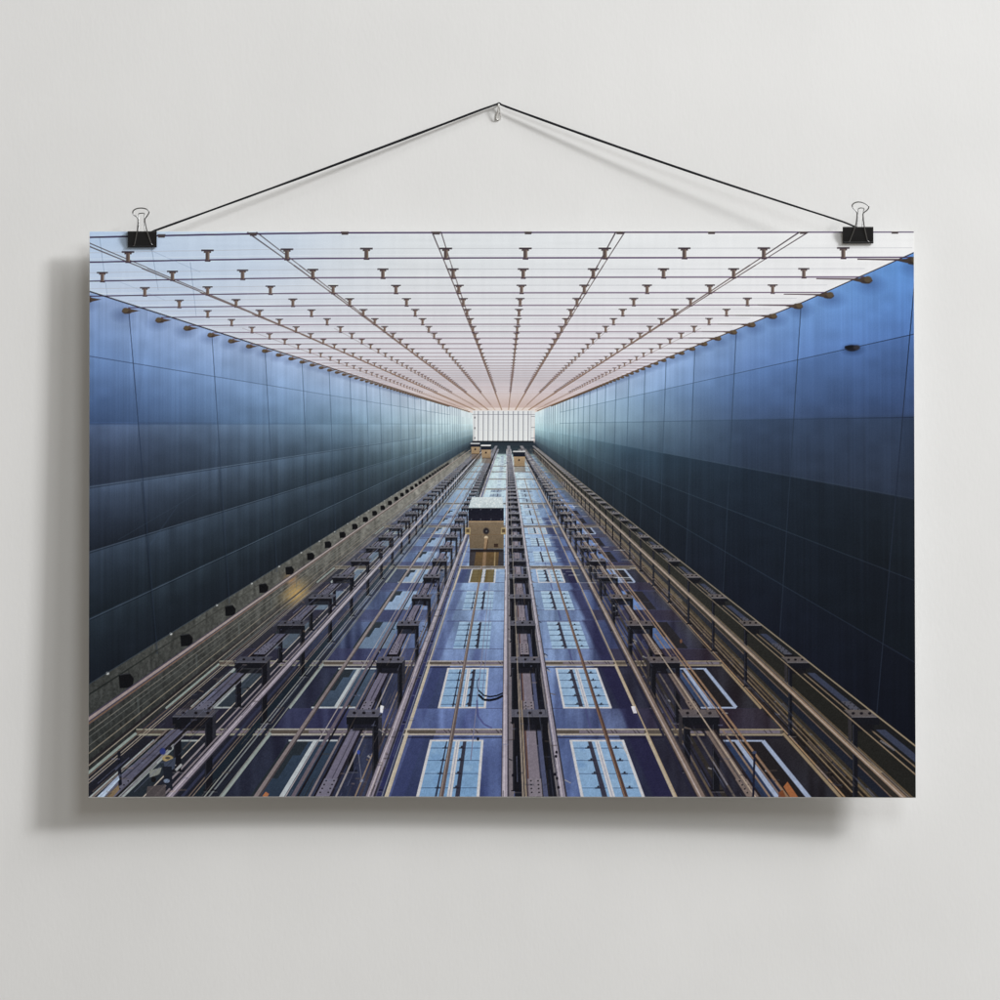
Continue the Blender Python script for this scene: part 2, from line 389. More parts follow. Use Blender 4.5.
    # lines of clamps running away
    for j, u in zip(range(-8, 6), uj):
        y0 = 231.0
        col_n, col_f = (58, 48, 56), (160, 130, 106)
        if u < -3.0 or u > 2.42: continue
        if j % 2:
            for off, wd in ((-.022, 1.45), (.024, 1.15)):
                n = 8
                for i in range(n):
                    t0 = (i / n) ** .8; t1 = ((i + 1) / n) ** .8
                    d0 = 193 - t0 * 179; d1 = 193 - t1 * 179
                    uu0 = u + off * (d0 / 190) ** 1.5; uu1 = u + off * (d1 / 190) ** 1.5
                    if xedge(uu1, d1) < 80: continue
                    line(xedge(uu0, d0), VY - d0 + (4 * max(0, 300 - xedge(u, d0)) / 210), xedge(uu1, d1), VY - d1 + (4 * max(0, 300 - xedge(u, d1)) / 210 * d1 / 190), wd, max(.7, wd * .7), mix(col_n, col_f, t0), .85, mix(col_n, col_f, t1))
        else:
            line(xedge(u, 96), VY - 96, xedge(u, 14), VY - 14, .5, 1.0, mix(col_n, col_f, .4), .4 if j else .8, col_f)
    for k in range(60, -1, -1):
        dk = rows[k]; f = min(1, max(0, (192 - dk) / 165)); c = mix((74, 64, 64), (140, 116, 104), f)
        for j, u in zip(range(-8, 6), uj):
            x = xedge(u, dk)
            if x < 84 or x > 920 or u < -3.15 or u > 2.42: continue
            y = yrow(x, dk)
            if k == 0:
                poly([(x - 4, y - 1.5), (x + 4, y - 1.5), (x + 3.2, y + 2), (x - 3.2, y + 2)], (70, 60, 62)); continue
            s = dk
            if k > 34:
                line(x, y - .05 * s, x, y + .005 * s, .022 * s, .022 * s, c, .55); continue
            line(x - .038 * s, y - .057 * s, x + .038 * s, y - .057 * s, .0105 * s, .0105 * s, mix(c, (40, 32, 48), .55))
            line(x - .022 * s, y - .047 * s, x + .022 * s, y - .047 * s, .010 * s, .010 * s, mix(c, (60, 50, 56), .4))
            line(x, y - .050 * s, x, y + .006 * s, .024 * s, .024 * s, c)
            line(x + .008 * s, y - .048 * s, x + .008 * s, y + .01 * s, .008 * s, .008 * s, mix(c, (160, 140, 120), .5))
            line(x - .016 * s, y + .006 * s, x + .018 * s, y + .006 * s, .008 * s, .010 * s, mix(c, (50, 34, 60), .5))
    # knuckles where the rods meet the walls
    line(89, 291.2, 250, 342.4, 1.4, 1.2, (50, 46, 52)); line(250, 342.4, 470, 412, 1.2, 1.0, (66, 56, 54), 1, (120, 96, 78))
    line(915, 252.2, 800, 303.4, 1.1, 1.1, (60, 52, 58)); line(800, 303.4, 537, 411, 1.1, .9, (66, 56, 60), 1, (130, 96, 66))
    for k in range(62, -1, -1):
        dk = rows[k]; f = min(1, (192 - dk) / 170)
        for u, sd in ((-3.19, -1), (2.44, 1)):
            x = xedge(u, dk)
            if x < 82 or x > 920: continue
            y = VY - dk + (dk / 192) * 4.3 * (max(0.0, 360 - x) / 271) ** 1.5 + (1.6 if sd > 0 and k < 4 else 0) + (.01 * dk) + (.022 * dk if sd < 0 else 0)
            s = dk
            c = mix((52, 46, 44), (110, 86, 68), f)
            if k < 40:
                blob(x + sd * .035 * s, y + .03 * s, .075 * s, .045 * s, (30, 44, 84), .40 * (1 - f * .6), .8)
            if sd > 0 and k < 16: line(x - .33 * s, y - .012 * s, x - .02 * s, y - .008 * s, .007 * s + .1, .010 * s + .2, (66, 48, 56), max(.2, 1 - k / 16))
            poly([(x - sd * .05 * s, y - .006 * s), (x - sd * .01 * s, y - .026 * s), (x + sd * .04 * s, y - .022 * s), (x + sd * .056 * s, y + .002 * s), (x + sd * .03 * s, y + .022 * s), (x - sd * .02 * s, y + .018 * s)], c)
            blob(x + sd * .012 * s, y + .008 * s, .032 * s, .014 * s, mix(c, (30, 26, 28), .5), .8, .4)
            blob(x + sd * .022 * s, y - .008 * s, .026 * s, .021 * s, mix(c, (96, 84, 60), .5), 1, .2)
            poly([(x - sd * .03 * s, y - .016 * s), (x - sd * .10 * s, y - .004 * s), (x - sd * .03 * s, y + .012 * s)], c)
    blob(853, 349.5, 8.5, 4.5, (24, 40, 76), .5, .6); blob(852, 348, 6.5, 3.2, (26, 26, 34), 1, .2); blob(857, 347.4, 3.2, 2.4, (44, 44, 52), 1, .3)
    line(845, 347, 853, 347, 2.2, 3.4, (20, 22, 30))

    # ---- far end
    poly([(472.5, 410.5), (535, 410.5), (533.5, 441.5), (473.5, 441.5)], (214, 217, 220), 1, (220, 224, 224))
    for i in range(11):
        x = 478.3 + i * 5.0; line(x, 411, x - .2, 441.2, .75, .75, (112, 112, 124), .9)
        poly([(x + .6, 411), (x + 1.5, 411), (x + 1.5, 441), (x + .6, 441)], (206, 212, 218), .6)
    line(472, 414.4, 535, 414.4, .6, .6, (120, 120, 132), .75); line(474, 430, 533, 430, .4, .4, (190, 196, 204), .5)
    for y in (417.5, 428, 438): line(474, y, 475.5, y, 2, 2, (80, 80, 88), .8)
    for y in (416.3, 427.3, 438): line(531, y, 535, y, .7, .7, (110, 112, 122), .8)
    line(474.6, 411, 474.4, 441, .5, .5, (120, 120, 130), .6); line(531.3, 411, 531, 441, .5, .5, (120, 120, 130), .6)
    poly([(473, 441), (533.5, 441), (541, 450), (541, 454), (466, 454), (466, 450)], (26, 36, 46), .95, (50, 62, 70), 1.5)
    line(473, 441.5, 533.5, 441.5, 1.1, 1.1, (16, 20, 28))

    # ---- facade floors
    WN = [.00324 + .00093 * n for n in range(30)]
    bays = [(-1.2, -.765), (-.765, -.326), (-.326, .012), (.15, .45), (.45, .893)]
    def fade(c, w, k=.75):
        y = 1 / w
        return mix(c, (176, 192, 204), k * math.exp(-(y - 20) / 52))
    for n in range(29, -2, -1):
        w1 = .00324 + .00093 * (n + 1); w0 = .00324 + .00093 * n      # far edge w1 (higher), near edge w0
        yy1 = VY + 1 / w1; yy0 = VY + 1 / w0
        cream = (n + 1) in (0, 1, 4, 7, 10, 13, 16, 19, 22)
        ks = (1 / w1) / 309
        for bi, (aL, aR) in enumerate(bays):
            base = [(30, 31, 40), (40, 43, 60), (42, 50, 84), (34, 36, 58), (32, 30, 37)][bi]
            # spandrel seam
            wsp = w1 + (w0 - w1) * .70
            if n < 8:
                line(*P(aL, wsp), *P(aR, wsp), .5, .5, fade((58, 58, 88), wsp), .8)
                line(P(aL, w1)[0], yy1 + 1, P(aR, w1)[0], yy1 + 1, .6, .6, fade((60, 60, 92), w1), .8)
            if n < 9 and bi in (0, 1, 4):
                poly([P(aL, wsp), P(aR, wsp), P(aR, w0), P(aL, w0)], fade([(42, 40, 56), (56, 58, 92), 0, 0, (46, 38, 52)][bi], w0, .9), .6)
            # deeper strip in the window band
            if cream and n < 10:
                al_ = .62 if n < 5 else .35
                if bi == 2: poly([P(aL, w1), P(-.235, w1), P(-.235, wsp), P(aL, wsp)], fade(base, w1, 1.0), .8 if n < 5 else .5)
                elif bi == 3: poly([P(.36, w1), P(aR, w1), P(aR, wsp), P(.36, wsp)], fade(base, w1, 1.0), .85 if n < 5 else .5)
                else: poly([P(aL, w1), P(aR, w1), P(aR, wsp), P(aL, wsp)], fade(base, w1, 1.0), al_)
            # windows
            wt = w1 + (w0 - w1) * (.085 if cream else .05); wb = w1 + (w0 - w1) * .69
            spec = {0: (-1.112, -1.035, -.955), 1: (-.69, -.605, -.535), 2: (-.240, -.155, -.078), 3: (.202, .2835, .366), 4: (.655, .724, .808)}[bi]
            a0, am, a1 = spec
            sky = [(38, 46, 54), (46, 62, 82), (110, 150, 192), (120, 157, 196), (40, 56, 90)][bi]
            skyf = [(104, 122, 142), (142, 168, 200), (186, 206, 220), (190, 210, 222), (104, 134, 190)][bi]
            near = min(1, max(0, (1 / w1 - 60) / 240))
            if n == 0 and bi in (1,): near = 1.0
            if bi in (0, 1, 4): near = min(1, max(0, (1 / w1 - 175) / 100))
            cs = mix(skyf, sky, near ** (.7 if bi in (2, 3) else .6))
            if bi in (2, 3):
                poly([P(a0, wt), P(a1, wt), P(a1, wb), P(a0, wb)], mix(cs, (220, 232, 240), .12), .97 if n < 12 else .7, cs)
            else:
                stepped = n in (1, 2, 3, 5, 6)
                poly([P(a0, wt), P(a1, wt), P(a1, wb), P(a0, wb)], cs, .95 if n < 10 else .5, mix(cs, (24, 30, 40), .30 if n < 1 else .05))
                if n < 9:                                            # stepped dark reflection inside the pane
                    q = [(0, .25), (.25, .6), (.6, 1)]
                    for i, (u0, u1) in enumerate(q):
                        ya = wt + (wb - wt) * u0; yb = wt + (wb - wt) * u1
                        if bi < 4: ax = a0 + (a1 - a0) * (.42 - .14 * i); pts = [P(a0, ya), P(ax, ya), P(ax, yb), P(a0, yb)]
                        else: ax = a0 + (a1 - a0) * (.35 + .14 * i); pts = [P(ax, ya), P(a1, ya), P(a1, yb), P(ax, yb)]
                        poly(pts, [(34, 37, 40), (34, 40, 46), 0, 0, (30, 24, 22)][bi], .85)
            if bi in (2, 3) and n < 3:
                for _ in range(14):
                    u0, v0 = rng.rand(), rng.rand(); du, dv = .05 + .16 * rng.rand(), .03 + .1 * rng.rand()
                    ya, yb = wt + (wb - wt) * v0, wt + (wb - wt) * min(1, v0 + dv); xa_, xb_ = a0 + (a1 - a0) * u0, a0 + (a1 - a0) * min(1, u0 + du)
                    poly([P(xa_, ya), P(xb_, ya), P(xb_, yb), P(xa_, yb)], (168, 198, 226) if rng.rand() < .6 else (84, 124, 178), .22, None, 2)
            if bi in (2, 3) and n < 13:                              # reflected glass roof
                m = 5 if n < 2 else 4
                wl_ = .5 if n > 1 else .7
                for i in range(1, m + 1):
                    yb = wt + (wb - wt) * (i - .35) / m
                    line(*P(a0, yb), *P(a1, yb), wl_, wl_, mix((36, 50, 84), cs, .15), .75 if n < 4 else .45)
                    for aa in ((a0 + am) / 2 + .008, am + (a1 - am) * .2 if bi == 2 else (am + a1) / 2 + .012):
                        x, y = P(aa, yb)
                        if n < 4:
                            line(x - .010 / w1, y, x + .010 / w1, y, .0042 / w1, .0042 / w1, (36, 38, 54), .9)
                            blob(x, y - .0035 / w1, .0036 / w1, .0044 / w1, (36, 38, 52), .9)
                aa = (a0 + am) / 2 + .008
                if bi == 2:
                    line(*P(aa, wt), *P(aa - .002, wb), .004 / w1, .005 / w0, (40, 44, 64), .9)
                    line(*P(am + .022, wt), *P(am + .022, wb), .011 / w1, .011 / w0, (38, 34, 46), .85)
                else:
                    line(*P(aa + .01, wt), *P(aa + .012, wb), .012 / w1, .013 / w0, (40, 34, 46), .85)
            if cream and n < 12:                                     # pale frames
                fc = fade([(146, 154, 156), (172, 180, 186), (192, 192, 196), (190, 191, 197), (146, 160, 188)][bi], w1, .4)
                fw = .0078
                for aa in (a0, am, a1):
                    if bi == 1 and aa != am: continue
                    k = fw * (1.5 if (bi not in (2, 3)) else 1.0)
                    line(*P(aa, wt), *P(aa, wb), k / wt, k / wb, fc)
                    if bi in (2, 3) and aa == am:
                        line(*P(aa, wt), *P(aa, wb), k * 1.7 / wt, k * 1.7 / wb, fc)
                        line(*P(aa, wt), *P(aa, wb), .002 / wt, .002 / wb, (120, 124, 150), .8)
                for ww in (wt, wb):
                    line(P(a0, ww)[0] - (fw * .5 / ww if bi in (2, 3) else 0), P(a0, ww)[1], P(a1, ww)[0] + (fw * .5 / ww if bi in (2, 3) else 0), P(a1, ww)[1], fw * .7 / ww, fw * .7 / ww, fc)
                if bi in (0, 1, 4):
                    col_g = [(62, 82, 80), (70, 92, 96), (60, 92, 100)][[0, 1, 4].index(bi)]
                    if bi == 0: line(*P(a0 + .022, wt), *P(a0 + .022, wb), .02 / wt, .02 / wb, col_g, .9)
            elif n < 5 and bi in (2, 3):
                for ww in (wt, wb): line(*P(a0, ww), *P(a1, ww), .5, .5, (190, 204, 226), .5)
            if bi == 2 and n < 8:                                    # slanting dark reflection on the left panels
                poly([P(-.31, w1), P(-.262, w1), P(-.285, w0), P(-.325, w0)], (56, 64, 112), .42 * (1 if n < 6 else .6), None, 2)
                poly([P(-.318, w1), P(-.305, w1), P(-.318, w0), P(-.326, w0)], (120, 134, 186), .35, None, 1)
            if bi == 3 and n < 8:
                poly([P(.385, w1), P(.45, w1), P(.45, w0), P(.40, w0)], (34, 32, 64), .72 if n < 4 else .5, None, 3)
            if bi == 2:
                poly([P(-.14, wsp), P(-.11, wsp), P(-.12, w0), P(-.15, w0)], (62, 68, 120), .35, None, 3)
            if bi == 3 and n < 6:
                line(*P(.275, wsp), *P(.275, w0), .008 / w1, .008 / w0, (66, 70, 118), .6)
            if cream:
                y = yy1; xL, xR = P(aL, w1)[0], P(aR, w1)[0]
                cc = fade([(140, 138, 124), (158, 154, 146), (168, 160, 152), (166, 158, 150), (140, 128, 110)][bi], w1, .35)
                line(xL, y - 3.6 * ks, xR, y - 3.6 * ks, 1.3 * ks, 1.3 * ks, cc)
                line(xL, y - 1.0 * ks, xR, y - 1.0 * ks, 3.6 * ks, 3.6 * ks, fade((84, 76, 70), w1, .4))
                line(xL, y + 1.7 * ks, xR, y + 1.7 * ks, 1.7 * ks, 1.7 * ks, cc)
                if n < 3:
                    line(xL + (xR - xL) * .28, y - 1.2 * ks, xR - (xR - xL) * .02, y - 1.2 * ks, 3 * ks, 3 * ks, (112, 104, 118), .9)
                    for q in (.36, .40, .62, .66, .86, .9):
                        x = xL + (xR - xL) * q; line(x, y - 3.2 * ks, x + 3 * ks, y + .2 * ks, .9, .9, (50, 44, 48), .8)
                    line(xL, y + 4.6 * ks, xR, y + 4.6 * ks, 1.4 * ks, 1.4 * ks, (24, 22, 40), .6)
        # bay boundary channels
        if n < 14:
            for aa, cc in ((-1.2, (132, 144, 140)), (-.765, (138, 148, 146)), (-.322, (178, 168, 152)), (.45, (170, 158, 140)), (.893, (140, 122, 98))):
                wz = w1 + (w0 - w1) * .70
                if cream: line(*P(aa, w1), *P(aa, wz if aa != -.322 else w0), .0085 / w1, .0075 / wz, fade(cc, w1, .4))
                else: line(*P(aa, w1), *P(aa, w0), .004 / w1, .004 / w0, fade(mix(cc, (70, 64, 64), .4), w1, .4), .7)

    # ---- left ledge: hand rail, black lamps, wires
    for a, k, c in ((-1.545, .006, (30, 34, 34)), (-1.36, .003, (112, 110, 104)), (-1.30, .0022, (100, 100, 94)), (-1.27, .003, (132, 124, 110)), (-1.235, .008, (34, 32, 36)),
                    (-1.225, .003, (150, 140, 128)), (-1.19, .004, (96, 84, 76)), (-1.175, .003, (150, 140, 128)), (-1.335, .002, (100, 102, 98))):
        ray(a, 452, 800, k, c, (140, 136, 126), .9)
    for i in range(30):
        w = .00389 + .00073 * i; y = 1 / w; x = VX - 1.482 * y; yp = VY + y
        if x < 92: continue
        s = y / 257
        poly([(x - 7 * s, yp - 6 * s), (x + 4 * s, yp - 8 * s), (x + 8 * s, yp - 3 * s), (x + 7 * s, yp + 6 * s), (x - 6 * s, yp + 7 * s)], (16, 17, 20), 1 if i < 22 else .7)
        line(x - 6 * s, yp - 6.5 * s, x + 4 * s, yp - 8 * s, 1.2 * s, 1.2 * s, (44, 46, 50))
        blob(x - 18 * s, yp - 8 * s, 1.6 * s, 1.4 * s, (190, 194, 196), .9, .3)
        line(x + 12 * s, yp + 16 * s, x + 13 * s, yp + 32 * s, 2.5 * s, 1.5 * s, (96, 104, 104), .35)
    ray(-1.412, 450, 800, .026, (64, 60, 78), (96, 94, 96))
    ray(-1.418, 450, 800, .010, (146, 132, 132), (176, 168, 160))
    ray(-1.397, 450, 800, .006, (104, 84, 70), (130, 120, 110))
    ray(-1.607, 452, 800, .003, (52, 60, 68), (100, 108, 110))

    # ---- right ledge behind the last track
    ray(.905, 452, 800, .004, (150, 122, 92), (150, 136, 120)); ray(.925, 452, 800, .007, (26, 22, 22), (70, 64, 60))
    ray(.938, 452, 800, .003, (132, 114, 90), (150, 142, 130)); ray(.955, 452, 800, .003, (112, 96, 78), (140, 130, 118))
    ray(.972, 452, 800, .006, (104, 88, 66), (130, 120, 104)); ray(.981, 452, 800, .0025, (128, 126, 116), (150, 144, 130)); ray(1.0, 452, 640, .028, (74, 65, 52), (142, 132, 112), .8); ray(1.0, 600, 800, .028, (50, 45, 38), (60, 54, 45), .75)
    for n in range(24):
        w = .0031 + .00047 * n
        line(*P(.99, w), *P(1.06, w), .8, .8, (26, 24, 22), .5)

    # ---- guide tracks
    def track(aL, aR, beam, bcol, tcol, rails, side, kmax=54, ledge=None, leg_h=.22, extra=()):
        span = aR - aL
        for (a, k, c, cf) in extra: ray(a, 449, 800, k, c, cf)
        for k in range(kmax, -2, -1):
            w = .003425 + .00078 * k; y = 1 / w; s = y / 292.0; yp = VY + y
            if k < 0: w = .00250; y = 1 / w; s = y / 292.; yp = VY + y
            f = min(1, max(0, (1 - y / 200.)))
            xl, xr = VX + aL * y, VX + aR * y
            dk = mix((19, 20, 27), (26, 28, 35), f); lt = mix(mix(tcol, (50, 50, 58), .34), (150, 152, 158), f * .75)
            # legs
            lw = (xr - xl) * (.13 + .06 * min(1, y / 280))
            L = leg_h * y
            for (q0, q1, sh) in ((xl + lw * .15, xl + lw * 1.15, .85), (xr - lw, xr, 1.15))[:1 if aL > 1 else 2]:
                poly([(q0, yp), (q1, yp), (q1, yp + L * sh), (q0, yp + L * sh)], dk)
                if k < 9:
                    qq = q0 if side < 0 else q1
                    line(q0 + .8, yp + 4, q0 + .8, yp + L * sh, .8, .8, mix(dk, (80, 82, 96), .5), .8)
                    line(q0 - 1.5 * s, yp + L * sh, q1 + 4 * s, yp + L * sh, 1.2, 1.2, (16, 16, 22), .8)
                    line(q0 - 1 * s, yp + L * sh + 1.8, q1 + 5 * s, yp + L * sh + 1.8, .7, .7, (110, 108, 108), .5)
            # beam to the next bracket nearer the viewer
            wn = .003425 + .00078 * (k - 1) if k > 0 else .0024
            yn = 1 / wn
            if k >= 0:
                ya = y * 1.045; yb = yn
                def q(u, yv): return (VX + (aL + span * u) * yv, VY + yv)
                for (u0, u1, c) in beam:
                    poly([q(u0, ya), q(u1, ya), q(u1, yb), q(u0, yb)], mix(c, (172, 174, 184), f * .7 * (1 if sum(c) > 200 else .15)))
                if k < 8:                                            # splice plate with bolts
                    yc = y + (yn - y) * (.5 if k % 2 == 0 else .72)
                    um = [b for b in beam if b[3:] or True][0]
                    u0, u1 = beam[0][0], beam[0][1]
                    poly([q(u0 - .02, yc), q(u1 + .02, yc), q(u1 + .02, yc * 1.05), q(u0 - .02, yc * 1.05)], mix(bcol, (150, 150, 150), .12))
                    poly([q(u0 - .02, yc * 1.05), q(u1 + .02, yc * 1.05), q(u1 + .02, yc * 1.062), q(u0 - .02, yc * 1.062)], (22, 20, 26))
                    if k < 5:
                        for r in range(4):
                            for uu in (u0 + .05, u1 - .05):
                                x_, y_ = q(uu, yc * (1.006 + .011 * r)); blob(x_, y_, .9 * s, .8 * s, (30, 28, 34))
                # shade under the bracket
                poly([(xl + lw, yp + 1), (xr - lw, yp + 1), (xr - lw, yp + (.028 + .022 * min(1, y / 260)) * y), (xl + lw, yp + (.028 + .022 * min(1, y / 260)) * y)], (18, 18, 24), .8, None, .8 * s)
            # bracket: holed top flange over a dark channel
            g_ = min(1, max(0, (y - 60) / 200)); hf = (.013 + .010 * g_) * y; hd = (.012 + .016 * g_) * y
            sk = -.018 * (aL + aR) / 2 * y
            poly([(xl, yp), (xr, yp), (xr, yp + hd), (xl, yp + hd)], dk)
            poly([(xl + sk * 1.2, yp - hf), (xr + sk * 1.2, yp - hf), (xr, yp + .4), (xl, yp + .4)], lt, 1, mix(lt, (60, 60, 72), .25))
            line(xl, yp + .5, xr, yp + .5, .8, .8, mix(lt, (190, 190, 200), .45), .6)
            if abs(aL) > .3 and k < 2:                               # side cheek seen obliquely
                ex = (-1 if aL > 0 else 1) * .012 * y
                e0 = xl if aL > 0 else xr
                poly([(e0, yp), (e0 + ex, yp - hf * .5), (e0 + ex, yp + .09 * y), (e0, yp + .10 * y)], mix(lt, dk, .62))
            if k < 12:
                for u in (.2, .5, .8):
                    xh = xl + (xr - xl) * u + sk * .6; blob(xh, yp - hf * .48, 1.7 * s, 1.35 * s, (22, 20, 26), 1, .2)
            if 0 <= k < 14 and aL < 1:                               # odd fittings, cable clips, bolts
                for _ in range(3):
                    a = (aR + .02) if rng.rand() < .6 else aL - .015
                    yq = y * (1.02 + .2 * rng.rand()); xq = VX + a * yq
                    line(xq, VY + yq, xq + (2 + 5 * rng.rand()) * s, VY + yq + (1 + 3 * rng.rand()) * s, (1 + 1.4 * rng.rand()) * s, 1 * s, ((150, 148, 152), (34, 34, 40), (96, 84, 76))[rng.randint(3)], .8)
        for (a, kw, c, cf) in rails:
            ray(a, 449, 800, kw * 1.5, mix(c, (20, 20, 28), .72), mix(cf, (60, 60, 66), .6))
            ray(a - kw * .08, 449, 800, kw, c, cf)
            ray(a - kw * .22, 449, 800, kw * .22, mix(c, (235, 228, 232), .45), mix(cf, (235, 235, 235), .4), .9)

    gp, gf = (136, 128, 142), (184, 186, 194)
    bp, bf = (118, 102, 94), (160, 154, 148)
    # far left track
    track(-1.145, -1.008, [(.34, .66, (84, 84, 104)), (.28, .33, (22, 22, 28)), (.66, .74, (30, 28, 32)), (.22, .27, (112, 100, 96)), (.44, .48, (52, 52, 66)), (.76, .80, (110, 108, 118))], (84, 84, 104), (76, 78, 92),
          [(-.905, .014, gp, gf)], -1,
          extra=((-1.165, .002, (150, 140, 128), (150, 150, 150)), (-.96, .016, (32, 34, 44), (80, 84, 90)), (-.945, .005, (128, 120, 128), (170, 170, 175)), (-.975, .003, (170, 160, 150), (160, 160, 160)),
                 (-.872, .008, (44, 48, 70), (90, 96, 110)), (-.855, .003, (100, 88, 80), (150, 144, 138)), (-.83, .018, (24, 34, 44), (96, 108, 124)), (-.80, .004, (110, 116, 120), (150, 156, 160)), (-.785, .010, (30, 34, 46), (90, 100, 120))))
    ray(-.925, 449, 800, .005, (120, 112, 120), (170, 170, 176)); ray(-.845, 449, 800, .0025, (116, 106, 98), (160, 156, 150)); ray(-.812, 449, 800, .003, (130, 134, 130), (170, 174, 178))
    ray(-.772, 449, 800, .003, (120, 124, 122), (170, 174, 178)); ray(-.672, 449, 800, .015, (66, 60, 64), (140, 140, 140)); ray(-.675, 449, 800, .010, (122, 112, 114), (178, 172, 170))
    # second track
    track(-.550, -.440, [(.34, .64, (104, 100, 120)), (.27, .33, (24, 22, 30)), (.64, .72, (32, 30, 40)), (.14, .20, (118, 110, 116)), (.80, .85, (138, 132, 134)), (.50, .53, (70, 68, 84))], (104, 100, 120), (104, 104, 122),
          [(-.368, .0185, gp, gf)], -1,
          extra=((-.575, .010, (96, 88, 100), (150, 150, 160)), (-.562, .006, (26, 24, 32), (70, 74, 84)), (-.595, .003, (150, 144, 150), (170, 176, 184)),
                 (-.395, .008, (60, 56, 66), (120, 120, 130)), (-.408, .004, (128, 112, 100), (150, 146, 146)), (-.345, .014, (40, 44, 84), (110, 124, 160)), (-.336, .003, (110, 116, 136), (170, 180, 200))))
    ray(-.352, 449, 800, .003, (70, 72, 100), (130, 140, 170)); ray(-.327, 449, 800, .004, (186, 176, 158), (190, 186, 176))
    # centre track
    track(.016, .141, [(.36, .62, (118, 110, 122)), (.33, .37, (92, 66, 58)), (.20, .24, (120, 106, 96)), (.26, .285, (150, 138, 128)), (.66, .76, (72, 78, 108))], (118, 110, 122), (108, 108, 124),
          [(-.005, .0145, (156, 148, 162), (196, 198, 206)), (.151, .0145, (136, 130, 146), (188, 190, 198))], 1, leg_h=.30,
          extra=((.012, .014, (110, 104, 112), (160, 160, 166)), (.036, .030, (22, 24, 34), (50, 54, 62)), (.122, .030, (22, 24, 34), (50, 54, 62)), (.075, .05, (48, 50, 70), (96, 100, 116)), (.137, .006, (108, 104, 110), (150, 150, 156))))
    ray(.052, 700, 800, .005, (130, 116, 102)); ray(.0435, 449, 800, .0035, (138, 128, 120), (150, 150, 150))
    # fourth track
    track(.600, .727, [(.36, .58, (112, 98, 92)), (.58, .66, (34, 28, 32)), (.28, .35, (36, 34, 44)), (.80, .85, (130, 110, 96)), (.06, .11, (96, 88, 84)), (.44, .47, (74, 66, 66))], (112, 96, 90), (112, 100, 98),
          [(.524, .0175, bp, bf)], 1,
          extra=((.552, .006, (90, 78, 66), (140, 136, 130)), (.566, .004, (26, 24, 30), (70, 72, 80)), (.585, .012, (46, 42, 40), (100, 98, 100)), (.503, .008, (34, 34, 52), (90, 96, 120)), (.735, .004, (140, 112, 90), (160, 150, 144))))
    ray(.455, 449, 800, .004, (166, 148, 124), (180, 176, 168)); ray(.666, 449, 800, .0035, (168, 152, 136), (176, 172, 166)); ray(.752, 449, 800, .007, (134, 106, 84), (160, 150, 144))
    ray(.742, 449, 800, .003, (30, 26, 30), (90, 90, 96))
    # right track against the wall
    for i in range(30):
        w = .0026 + .00078 * i
    ray(1.13, 449, 800, .10, (31, 31, 29), (58, 60, 58), .92)
    ray(1.22, 449, 800, .07, (24, 25, 28), (54, 58, 58), .9)
    track(1.178, 1.272, [(.30, .62, (52, 58, 78)), (.10, .16, (118, 102, 84))], (62, 64, 78), (108, 98, 92),
          [(1.063, .0125, (132, 112, 94), (164, 152, 142))], 1, leg_h=.36,
          extra=((1.012, .022, (26, 30, 42), (76, 76, 74)), (1.03, .003, (104, 88, 78), (130, 120, 110)), (1.045, .012, (42, 39, 36), (100, 96, 90)), (1.085, .004, (92, 78, 60), (130, 120, 106))))
    ray(1.078, 449, 800, .003, (110, 100, 92), (150, 146, 140)); ray(1.165, 449, 800, .003, (140, 122, 100), (150, 144, 136)); ray(1.05, 449, 800, .002, (36, 34, 36), (90, 88, 86))
    line(VX + 1.268 * 24, VY + 24, 915, VY + 408 / 1.268, .5, 1.2, (120, 116, 110), 1, (150, 134, 110))
    # clutter on the bottom left
    blob(168, 758, 5.5, 3.2, (150, 132, 92)); blob(168, 757.6, 2.6, 1.3, (70, 66, 60)); poly([(164, 762), (176, 757), (175, 768), (166, 772)], (58, 66, 84)); blob(163, 751, 3, 3.4, (40, 52, 112)); blob(170, 748, 2.4, 2, (34, 36, 44))
    poly([(163, 766), (172, 766), (173, 790), (165, 784)], (26, 30, 40)); blob(167, 780.5, 3, 2, (110, 124, 150)); poly([(150, 770), (162, 767), (160, 774), (150, 777)], (120, 124, 120)); blob(154, 779, 2.4, 3, (20, 20, 22))
    poly([(148, 786), (166, 784), (166, 797), (146, 797)], (76, 70, 72), .9); line(176, 770, 182, 764, 2.5, 2.5, (150, 152, 156)); poly([(118, 751), (121, 750), (122.5, 784), (119, 786)], (22, 24, 34))
    poly([(97, 797), (119, 775), (120, 779), (104, 797)], (172, 190, 214)); poly([(106, 797), (119, 784), (120, 789), (113, 797)], (122, 104, 80))
    line(264.5, 797, 267.5, 792.5, 5, 4, (160, 102, 68)); line(226, 797, 218, 797, 1, 1, (80, 80, 80))
    poly([(783, 786), (787, 781), (798, 797), (790, 797)], (150, 92, 56)); poly([(778, 792), (782, 789), (786, 797), (778, 797)], (110, 62, 38)); blob(681, 641, 1.2, 2, (130, 86, 62), .7)
    line(754.3, 751, 752.8, 797, 2.0, 2.2, (24, 26, 44)); blob(754, 752, 2.2, 1.6, (60, 66, 90))
    for q in range(9): blob(893 - q * 1.6, 749 - q * 1.1, 1.2, .9, (98, 96, 100)); blob(880 - q * 1.7, 771 - q * 1.3, 1.3, .9, (128, 112, 92)); blob(621 + q * .7, 744 + q * 1.1, .5, .5, (170, 160, 150))
    poly([(631, 706), (635, 706), (637, 713), (633.5, 713)], (206, 204, 214)); poly([(380.5, 705), (384, 706), (382.5, 713), (380, 712)], (214, 216, 226))
    line(358.5, 753, 361.5, 780, .8, .8, (96, 100, 120)); blob(361.5, 780.5, 1.6, 1.4, (150, 154, 170)); blob(358.6, 752, 1.6, 2.2, (50, 70, 150))
